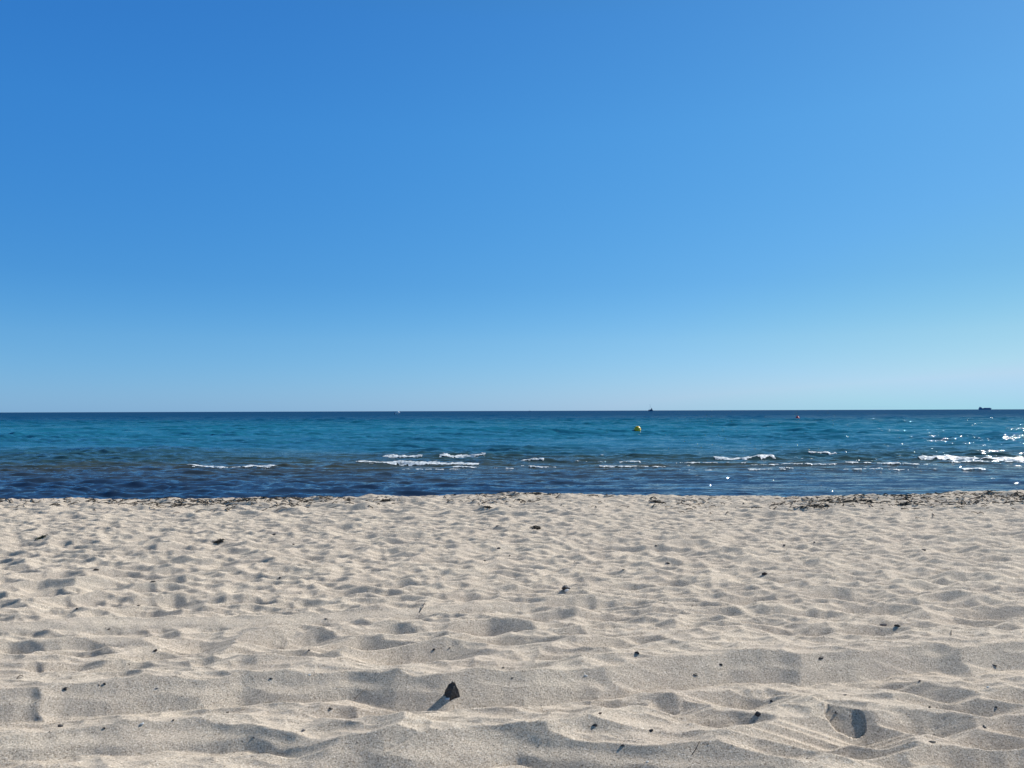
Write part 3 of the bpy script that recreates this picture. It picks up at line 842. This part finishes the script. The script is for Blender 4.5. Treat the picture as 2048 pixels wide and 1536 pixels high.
G_D = 'small dark pebbles scattered over the sand'
G_W = 'small white shells scattered over the sand'
PEB = [  # px, py, w, h, material, label
    (190, 1139, 12, 7, M_DARK, 'narrow slanting dark pebble at the far left of the mid beach'),
    (304, 1162, 15, 6, M_DARK, 'flat dark pebble left of centre, in front of the narrow slanting one'),
    (560, 1155, 9, 6, M_DARK, 'small black pebble straight above the hollow left of centre'),
    (548, 1068, 11, 6, M_DARK, 'dark pebble nearest the water on the left half of the beach'),
    (586, 1088, 8, 4, M_DARK, 'tiny dark pebble right of the far left seaweed clumps'),
    (310, 1304, 10, 6, M_DARK, 'small dark pebble inside a shaded hollow behind the long rut, at left'),
    (217, 1261, 7, 5, M_DARK, 'dark crumb on the edge of the upper wheel mark at left'),
    (129, 1378, 13, 10, M_DARK, 'black three-cornered pebble in the left end of the long rut'),
    (209, 1367, 7, 7, M_DARK, 'upright dark chip just under the long rut crest at left'),
    (197, 1371, 8, 4, M_DARK, 'thin dark chip lying left of the upright chip'),
    (314, 1376, 9, 4, M_GREY, 'flat greyish chip in the long rut, right of the two dark chips'),
    (541, 1357, 7, 6, M_DARK, 'dark chip in the long rut between the slump and the black pointed stone'),
    (119, 1450, 12, 9, M_BLACK, 'black pebble on the slope of the lower rut at far left'),
    (346, 1441, 6, 6, M_DARK, 'small round dark pebble right of the white shell at left'),
    (208, 1457, 6, 7, M_DARK, 'small dark chip between the black pebble and the white shell at lower left'),
    (606, 1462, 11, 7, M_GREY, 'grey pebble with a dark underside left of the lower rut mound'),
    (661, 1419, 10, 7, M_DARK, 'dark pebble just in front of the long rut, left of centre'),
    (618, 1301, 6, 5, M_DARK, 'dark crumb in the wide hollow behind the long rut'),
    (652, 1239, 9, 4, M_DARK, 'dark flat crumb on the upper wheel mark'),
    (153, 1217, 6, 6, M_DARK, 'dark crumb above the upper wheel mark at far left'),
    (277, 1212, 8, 4, M_DARK, 'dark flat pebble inside the oval hollow at left'),
    (507, 1477, 8, 5, M_DARK, 'brownish dark pebble on the slope of the lower rut, left'),
    (455, 1425, 6, 5, M_DARK, 'dark crumb in front of the slumped crack of the long rut'),
    (995, 1052, 9, 5, M_BLACK, 'black pebble on the far sand straight in from the dark weed lump'),
    (997, 1097, 10, 5, M_BLACK, 'black flat pebble in the middle of the beach'),
    (1019, 1111, 5, 4, M_DARK, 'dark crumb close in front of the middle black flat pebble'),
    (969, 1121, 7, 4, M_DARK, 'small dark pebble left below the middle black flat pebble'),
    (1247, 1138, 8, 4, M_DARK, 'small dark pebble up right of the wedge-shaped stone'),
    (1335, 1126, 10, 5, M_BROWN, 'brown pebble on a small mound right of the wedge-shaped stone'),
    (1313, 1094, 8, 5, M_DARK, 'dark pebble on the far sand right of centre'),
    (868, 1299, 8, 6, M_BLACK, 'black pebble in the broad shaded hollow behind the pointed stone'),
    (899, 1297, 6, 4, M_DARK, 'tiny dark pebble right of the black one in the broad hollow'),
    (1274, 1306, 12, 9, M_BLACK, 'round black pebble behind the crest of the long rut, right of centre'),
    (1006, 1335, 8, 4, M_DARK, 'flat dark pebble just behind the long rut crest, right of the pointed stone'),
    (1025, 1355, 6, 4, M_DARK, 'dark crumb in the long rut right of the pointed stone'),
    (1200, 1426, 9, 6, M_BROWN, 'brown pebble on the lit sand between the two ruts'),
    (1189, 1454, 14, 9, M_BLACK, 'black flat three-cornered pebble between the two ruts'),
    (1302, 1462, 13, 8, M_BLACK, 'black slanting pebble to the right of the three-cornered one'),
    (1246, 1489, 12, 7, M_DARK, 'dark chip on the crest of the lower rut'),
    (1384, 1211, 6, 4, M_DARK, 'dark crumb on the upper wheel marks at right'),
    (1529, 1146, 14, 10, M_BROWN, 'reddish brown pebble on the mid beach at right'),
    (1568, 1092, 8, 5, M_DARK, 'dark pebble leaning on the far sand at right'),
    (1629, 1084, 6, 5, M_BLACK, 'small round black pebble on the far sand at right'),
    (1847, 1099, 9, 5, M_BLACK, 'black pebble on the far sand near the right edge'),
    (1766, 1248, 14, 8, M_GREY, 'left grey pebble of a pair lying in a hollow at right'),
    (1795, 1251, 14, 8, M_DARK, 'right dark brown pebble of a pair lying in a hollow at right'),
    (1642, 1318, 14, 8, M_DARK, 'dark slanting chip in the right part of the long rut'),
    (1441, 1328, 9, 7, M_DARK, 'thin dark chip in the long rut right of the round black pebble'),
    (1391, 1350, 12, 6, M_DARK, 'flat brownish chip low in the long rut, right of centre'),
    (1989, 1333, 12, 6, M_DARK, 'dark pebble at the foot of the long rut by the right edge'),
    (1514, 1429, 15, 14, M_BLACK, 'biggest black pebble of the lower right, left of the deep oval footprint'),
    (1543, 1401, 8, 7, M_BLACK, 'black pebble just behind the biggest one of the lower right'),
    (1674, 1426, 9, 7, M_BLACK, 'small black pebble inside the deep oval footprint'),
    (1690, 1391, 9, 4, M_BLACK, 'flat black pebble behind the deep oval footprint'),
    (1970, 1454, 10, 8, M_BLACK, 'black pebble in a shaded hollow at the lower right edge'),
    (1866, 1484, 14, 6, M_DARK, 'thin dark chip on lit sand at lower right'),
    (1840, 1363, 6, 4, M_DARK, 'dark crumb at the top of the slanting hollow at right'),
    (1992, 1416, 6, 5, M_DARK, 'dark crumb between the hollows near the right edge'),
    (1859, 1414, 6, 5, M_DARK, 'dark crumb below the slanting hollow at right'),
    (283, 1448, 10, 7, M_PALE, 'white shell casting a dark shadow at lower left'),
    (619, 1352, 7, 4, M_PALE, 'pale shell chip in the long rut left of the pointed stone'),
    (1172, 1351, 7, 5, M_PALE, 'pale shell chip in the long rut right of the pointed stone'),
    (1296, 1523, 9, 5, M_PALE, 'white shell at the bottom edge below the lower rut'),
    (1976, 1374, 7, 5, M_PALE, 'white shell chip on lit sand near the right edge'),
]
for i, (px, py, w, h, mat, lab) in enumerate(PEB):
    white = mat is M_PALE
    o = rock('shell' if white else 'pebble', px, py, w * 1.0, h * 1.0, mat, 40 + i, random.Random(i).uniform(-0.6, 0.6), 0.15, 0.34)
    tag(o, lab, 'shell' if white else 'pebble', G_W if white else G_D)


def twig(name, pts, r0, r1, mat, lift=0.01):
    """Thin bent twig lying on the sand through pixel points."""
    P = [on_sand(*p) for p in pts]
    q = []
    for i in range(len(P) - 1):
        for k in range(4):
            f = k / 4; v = P[i].lerp(P[i + 1], f); q.append(v)
    q.append(P[-1])
    V, FC = [], []
    n = len(q)
    for i, v in enumerate(q):
        f = i / (n - 1)
        r = r0 * (1 - f) + r1 * f
        d = (q[min(i + 1, n - 1)] - q[max(i - 1, 0)]).normalized()
        side = d.cross(Vector((0, 0, 1))).normalized(); up = side.cross(d)
        c = Vector((v.x, v.y, max(v.z, sand_z(v.x, v.y)) + r * 0.6 + lift * math.sin(f * math.pi)))
        for k in range(6):
            a = k / 6 * 2 * math.pi
            V.append(tuple(c + side * math.cos(a) * r + up * math.sin(a) * r))
    for i in range(n - 1):
        for k in range(6):
            a = i * 6 + k; b = i * 6 + (k + 1) % 6
            FC.append((a, b, b + 6, a + 6))
    FC.append(tuple(range(5, -1, -1))); FC.append(tuple(range((n - 1) * 6, n * 6)))
    return raw_mesh(name, V, FC, mat, smooth=True)


tag(twig('twig', [(839, 1227), (846, 1221), (850, 1208)], 0.0026, 0.0016, M_TWIG, 0.012), 'dark bent twig on the upper wheel mark left of centre', 'twig', 'twigs on the sand')
tag(twig('twig', [(710, 1399), (722, 1392), (737, 1380)], 0.0014, 0.0009, M_STRAW), 'thin pale straw in the long rut left of the pointed stone', 'twig', 'twigs on the sand')
tag(twig('twig', [(1902, 1271), (1903, 1262)], 0.0020, 0.0012, M_TWIG), 'short dark twig sticking up behind the long rut at right', 'twig', 'twigs on the sand')
tag(twig('twig', [(1384, 1511), (1392, 1503), (1400, 1486)], 0.0014, 0.0009, M_TWIG, 0.002), 'dark curved twig on the slope of the lower rut at right', 'twig', 'twigs on the sand')
tag(twig('twig', [(34, 1358), (46, 1355)], 0.0024, 0.0016, M_TWIG), 'short dark twig above the left end of the long rut', 'twig', 'twigs on the sand')


def clump(px, py, w, h, n, label, mat=M_WEED, seed=0):
    rnd = random.Random(seed)
    w *= 0.8; h *= 0.75
    p = on_sand(px, py + h * 0.4)
    s = p.y / F
    bm = bmesh.new()
    bmesh.ops.create_icosphere(bm, subdivisions=3, radius=1.0)
    for v in bm.verts:
        q = v.co
        k = 1 + 0.45 * float(fbm(np.array([q.x * 2.2 + seed]), np.array([q.y * 2.2 + q.z * 3]), seed + 3, 3)[0])
        v.co = Vector((q.x * k * w * s * 0.30, q.y * k * w * s * 0.25, max(q.z, -0.3) * k * h * s * 0.55))
    V = [tuple(v.co) for v in bm.verts]; FC = [tuple(v.index for v in f.verts) for f in bm.faces]
    bm.free()
    for _ in range(n * 4):                 # loose strands round the lump
        a = rnd.uniform(0, 6.28); d = rnd.uniform(0.3, 1.0)
        x = p.x + math.cos(a) * w * s / 2 * d; yy = p.y + math.sin(a) * w * s * 0.4 * d
        V2, F2 = [], []
        add_strand(V2, F2, (x, yy), rnd.uniform(0.15, 0.6) * w * s, rnd.uniform(0.002, 0.006), rnd.uniform(0, 6.28), 0.8, h * s * 0.6 * (1.1 - d), rnd)
        b = len(V)
        V += [(q[0] - p.x, q[1] - p.y, q[2] - p.z) for q in V2]
        FC += [tuple(b + k for k in f) for f in F2]
    o = raw_mesh('seaweed_clump', V, FC, mat)
    o.location = p
    tag(o, label, 'seaweed', 'dark seaweed clumps on the sand')
    return o


clump(82, 1075, 18, 7, 14, 'green-black weed clump in a hollow at the far left', M_GREENWEED, 1)
clump(438, 1081, 20, 6, 12, 'low dark weed clump on the left half of the far sand', M_WEED, 2)
clump(1076, 986, 24, 7, 16, 'dark weed lump standing highest on the sand edge against the water', M_WEED, 3)
clump(975, 1013, 26, 5, 16, 'flat dark weed clump just inside the sand edge, left of centre line', M_WEED, 4)
clump(1640, 1012, 40, 7, 22, 'long black weed clump inside the sand edge at right', M_WEED, 5)
clump(1315, 1003, 26, 6, 16, 'dark weed clump on the sand edge right of the highest lump', M_WEED, 6)
clump(1700, 1003, 34, 6, 20, 'black weed clump right of the long one by the water', M_WEED, 7)
clump(1805, 1008, 26, 5, 16, 'dark weed clump near the right end of the sand edge', M_WEED, 8)
clump(770, 1001, 22, 5, 14, 'dark weed clump on the sand edge left of centre', M_WEED, 9)
clump(1072, 1057, 22, 4, 10, 'thin dark weed patch in a hollow in the middle of the far sand', M_WEED, 10)


# ------------------------------------------------------------------ things afloat
def surf_z(x, y):
    r = int(np.clip(np.searchsorted(sea_rows, y), 1, len(sea_rows) - 1))
    return SEA_Z + float(np.interp(x, Xs[r], Hs[r]))


def empty(name, loc):
    o = bpy.data.objects.new(name, None); COL.objects.link(o); o.location = loc
    o.empty_display_size = 0.3
    return o


def lathe(prof, n=40, axis_z=True):
    V, FC = [], []
    for r, z in prof:
        for k in range(n):
            a = 2 * math.pi * k / n
            V.append((r * math.cos(a), r * math.sin(a), z))
    for i in range(len(prof) - 1):
        for k in range(n):
            a = i * n + k; b = i * n + (k + 1) % n
            FC.append((a, b, b + n, a + n))
    FC.append(tuple(range(n - 1, -1, -1))); FC.append(tuple(range((len(prof) - 1) * n, len(prof) * n)))
    return V, FC


def torus(R, r, n=24, m=10, z=0, vertical=False, cx=0.0):
    V, FC = [], []
    for i in range(n):
        a = 2 * math.pi * i / n
        for j in range(m):
            b = 2 * math.pi * j / m
            rr = R + r * math.cos(b)
            x, y2, zz = rr * math.cos(a), rr * math.sin(a), r * math.sin(b)
            V.append((x + cx, zz, y2 + z) if vertical else (x + cx, y2, zz + z))
    for i in range(n):
        for j in range(m):
            a = i * m + j; b = i * m + (j + 1) % m
            c = ((i + 1) % n) * m + (j + 1) % m; d = ((i + 1) % n) * m + j
            FC.append((a, d, c, b))
    return V, FC


def boxv(x0, x1, y0, y1, z0, z1):
    V = [(x0, y0, z0), (x1, y0, z0), (x1, y1, z0), (x0, y1, z0), (x0, y0, z1), (x1, y0, z1), (x1, y1, z1), (x0, y1, z1)]
    return V, [(3, 2, 1, 0), (4, 5, 6, 7), (0, 1, 5, 4), (1, 2, 6, 5), (2, 3, 7, 6), (3, 0, 4, 7)]


def join(*parts):
    V, FC = [], []
    for v, f in parts:
        b = len(V); V += v; FC += [tuple(b + k for k in q) for q in f]
    return V, FC


def tube(p0, p1, r0, r1, n=8):
    p0 = Vector(p0); p1 = Vector(p1); d = (p1 - p0).normalized()
    s = d.orthogonal().normalized(); u = s.cross(d)
    V = []
    for c, r in ((p0, r0), (p1, r1)):
        for k in range(n):
            a = 2 * math.pi * k / n
            V.append(tuple(c + s * math.cos(a) * r + u * math.sin(a) * r))
    FC = [(k, (k + 1) % n, (k + 1) % n + n, k + n) for k in range(n)] + [tuple(range(n - 1, -1, -1)), tuple(range(n, 2 * n))]
    return V, FC


def sphere_prof(R, z0, n=20, a0=-85, a1=88):
    return [(max(R * math.cos(math.radians(a)), 0.002), z0 + R * math.sin(math.radians(a))) for a in np.linspace(a0, a1, n)]


M_YEL = simple('yellow_plastic', (0.72, 0.46, 0.02), 0.3, 0.5, 0.12, 6)
M_RED = simple('red_plastic', (0.75, 0.05, 0.07), 0.35, 0.5, 0.12, 6)
M_GREYPL = simple('grey_fitting', (0.12, 0.12, 0.11), 0.5, 0.4, 0.2, 20)
M_ROPE = simple('pale_rope', (0.45, 0.42, 0.35), 0.9, 0.2, 0.2, 50)
M_WHITE = simple('white_hull', (0.80, 0.80, 0.78), 0.35, 0.5, 0.05, 2)
M_NAVY = simple('dark_hull', (0.09, 0.15, 0.23), 0.4, 0.4, 0.2, 1)
M_SHIP = simple('ship_steel', (0.12, 0.24, 0.40), 0.6, 0.3, 0.2, 0.1)
M_SHIPUP = simple('ship_house', (0.14, 0.26, 0.40), 0.6, 0.3, 0.2, 0.1)
M_ALU = simple('mast_metal', (0.45, 0.47, 0.50), 0.4, 0.5, 0.1, 1)
M_SAIL = simple('furled_sailcloth', (0.08, 0.13, 0.19), 0.8, 0.2, 0.2, 2)
M_GLASS = simple('dark_window', (0.02, 0.025, 0.03), 0.1, 0.5, 0.1, 2)

# yellow buoy
bx, by = at_z(1275, 866, SEA_Z)
yb = empty('buoy', (bx, by, surf_z(bx, by)))
tag(yb, 'round yellow buoy floating on the blue water right of centre', 'buoy', 'marker buoys')
R = 7.0 / F * by
raw_mesh('float', *lathe(sphere_prof(R, R * 0.45)), M_YEL, yb, True)
raw_mesh('waist_band', *torus(R * 0.985, R * 0.055, 40, 8, R * 0.45), M_YEL, yb, True)
raw_mesh('top_fitting', *lathe([(R * 0.16, R * 1.40), (R * 0.16, R * 1.50), (R * 0.08, R * 1.52), (R * 0.08, R * 1.56)], 16), M_GREYPL, yb)
# small dark float tied beside it
fx, fy = at_z(1266, 865.5, SEA_Z)
df = empty('pickup_float', (fx, fy, surf_z(fx, fy)))
tag(df, 'small dark float tied close to the left of the yellow buoy', 'float')
r2 = 2.6 / F * fy
raw_mesh('float', *lathe(sphere_prof(r2, r2 * 0.35, 12), 20), M_GREYPL, df, True)
raw_mesh('rope', *tube((r2 * 0.6, 0, r2 * 0.5), (bx - fx - R * 0.8, by - fy, 0.03), 0.03, 0.03), M_ROPE, df, True)
raw_mesh('collar', *torus(r2 * 0.8, r2 * 0.14, 16, 6, r2 * 0.5), M_ROPE, df, True)

# red buoy
rx, ry = at_z(1595, 839, SEA_Z)
rb = empty('buoy', (rx, ry, surf_z(rx, ry)))
tag(rb, 'small red buoy far out near the horizon at right', 'buoy', 'marker buoys')
R = 4.1 / F * ry
raw_mesh('float', *lathe(sphere_prof(R, R * 0.7), 28), M_RED, rb, True)
raw_mesh('neck', *lathe([(R * 0.35, R * 1.55), (R * 0.30, R * 1.9), (R * 0.12, R * 1.95), (R * 0.12, R * 2.05)], 16), M_RED, rb)
raw_mesh('lifting_ring', *torus(R * 0.16, R * 0.05, 16, 6, R * 2.1, True), M_GREYPL, rb, True)


def hull(L, B, D, n=14, sheer=0.25, below=0.3, bowx=1):
    """Boat hull, bow towards +x; deck closed."""
    V, FC = [], []
    for i in range(n + 1):
        u = i / n
        x = (-0.5 + u) * L * (1.0)
        w = B / 2 * (1 - max(0, (u - 0.45) / 0.55) ** 2.2) * (0.86 + 0.14 * min(1, u * 3)) + 0.01
        top = D * (1 + sheer * u ** 2)
        rake = 0.10 * L * max(0, (u - 0.6) / 0.4)
        V += [(x + rake * 0.6, -w, top), (x, -w * 0.86, 0.0), (x - rake * 0.3, 0, -below), (x, w * 0.86, 0.0), (x + rake * 0.6, w, top)]
    for i in range(n):
        for k in range(4):
            a = i * 5 + k
            FC.append((a, a + 1, a + 6, a + 5))
        FC.append((i * 5 + 4, i * 5, i * 5 + 5, i * 5 + 9))
    FC.append((4, 3, 2, 1, 0)); FC.append(tuple(range(n * 5, n * 5 + 5)))
    return V, FC


# little white motorboat, engine at its left end
mx_, my_ = at_z(795, 829, SEA_Z)
sc = my_ / F
mb = empty('motorboat', (mx_, my_, SEA_Z + 0.05))
tag(mb, 'tiny white motorboat with a dark outboard engine, far out left of centre', 'motorboat')
L = 11.0 * sc
raw_mesh('hull', *hull(L, L * 0.36, L * 0.27), M_WHITE, mb, False)
cb = raw_mesh('cabin', *lathe([(L * 0.29, L * 0.20), (L * 0.29, L * 0.34), (L * 0.24, L * 0.46), (L * 0.13, L * 0.55), (0.01, L * 0.58)], 20), M_WHITE, mb, True)
cb.location = (L * 0.12, 0, 0); cb.scale = (1.15, 0.7, 1)
mb.rotation_euler = (0, 0, math.radians(-38))
raw_mesh('windscreen', *boxv(L * 0.29, L * 0.41, -L * 0.07, L * 0.07, L * 0.26, L * 0.40), M_GLASS, mb)
raw_mesh('outboard_motor', *join(boxv(-L * 0.76, -L * 0.51, -L * 0.10, L * 0.10, L * 0.02, L * 0.32), boxv(-L * 0.68, -L * 0.58, -L * 0.04, L * 0.04, -L * 0.1, L * 0.02)), M_NAVY, mb)

# sailing boat with lowered sails on the horizon
D1 = 1500.0
sx = at_y(1301, 820, D1).x
sb = empty('sailing_boat', (sx, D1, SEA_Z))
tag(sb, 'distant sailing boat with bare mast on the horizon right of centre', 'sailing boat', 'boats on the horizon')
sc = D1 / F
L = 8.8 * sc
raw_mesh('hull', *hull(L, L * 0.3, 2.6 * sc), M_NAVY, sb)
raw_mesh('cabin', *boxv(-L * 0.2, L * 0.15, -L * 0.08, L * 0.08, 2.6 * sc, 3.6 * sc), M_NAVY, sb)
raw_mesh('sprayhood', *join(boxv(L * 0.18, L * 0.36, -L * 0.09, L * 0.09, 2.6 * sc, 5.2 * sc), boxv(L * 0.22, L * 0.32, -L * 0.06, L * 0.06, 5.2 * sc, 6.8 * sc)), M_SAIL, sb)
raw_mesh('mast', *tube((L * 0.18, 0, 2.6 * sc), (-L * 0.12, 0, 14.5 * sc), 0.16, 0.10), M_ALU, sb)
raw_mesh('boom', *tube((L * 0.16, 0, 4.2 * sc), (-L * 0.36, 0, 4.0 * sc), 0.10, 0.10), M_ALU, sb)
raw_mesh('stay', *tube((-L * 0.45, 0, 2.6 * sc), (-L * 0.12, 0, 14.5 * sc), 0.04, 0.04), M_ALU, sb)

# even smaller boat at the middle of the horizon
D3 = 2600.0
ex = at_y(1059, 820, D3).x
eb = empty('sailing_boat', (ex, D3, SEA_Z))
tag(eb, 'barely visible boat speck at the middle of the horizon', 'sailing boat', 'boats on the horizon')
sc = D3 / F
raw_mesh('hull', *hull(3.2 * sc, 1.1 * sc, 1.0 * sc), M_NAVY, eb)
raw_mesh('mast', *tube((0, 0, 0.9 * sc), (0, 0, 3.5 * sc), 0.16, 0.1), M_ALU, eb)

# cargo ship
D2 = 6200.0
cx = at_y(1970, 820, D2).x
cs = empty('cargo_ship', (cx, D2, SEA_Z))
tag(cs, 'long cargo ship with its deckhouse aft, on the horizon by the right edge', 'cargo ship')
sc = D2 / F
L = 24 * sc
raw_mesh('hull', *hull(L, L * 0.15, 2.6 * sc, 18, 0.1, 1.0), M_SHIP, cs)
raw_mesh('deckhouse', *join(boxv(-L * 0.46, -L * 0.27, -L * 0.06, L * 0.06, 2.6 * sc, 3.9 * sc), boxv(-L * 0.44, -L * 0.33, -L * 0.06, L * 0.06, 3.9 * sc, 4.8 * sc)), M_SHIPUP, cs)
raw_mesh('funnel', *lathe([(L * 0.022, 4.8 * sc), (L * 0.018, 6.0 * sc)], 12), M_SHIPUP, cs).location = (-L * 0.41, 0, 0)
raw_mesh('cargo_hold', *boxv(-L * 0.08, L * 0.40, -L * 0.055, L * 0.055, 2.6 * sc, 3.5 * sc), M_SHIP, cs)
raw_mesh('foremast', *tube((L * 0.44, 0, 2.6 * sc), (L * 0.44, 0, 4.0 * sc), 0.8, 0.5), M_SHIPUP, cs)
print('scene built', len(bpy.data.objects))
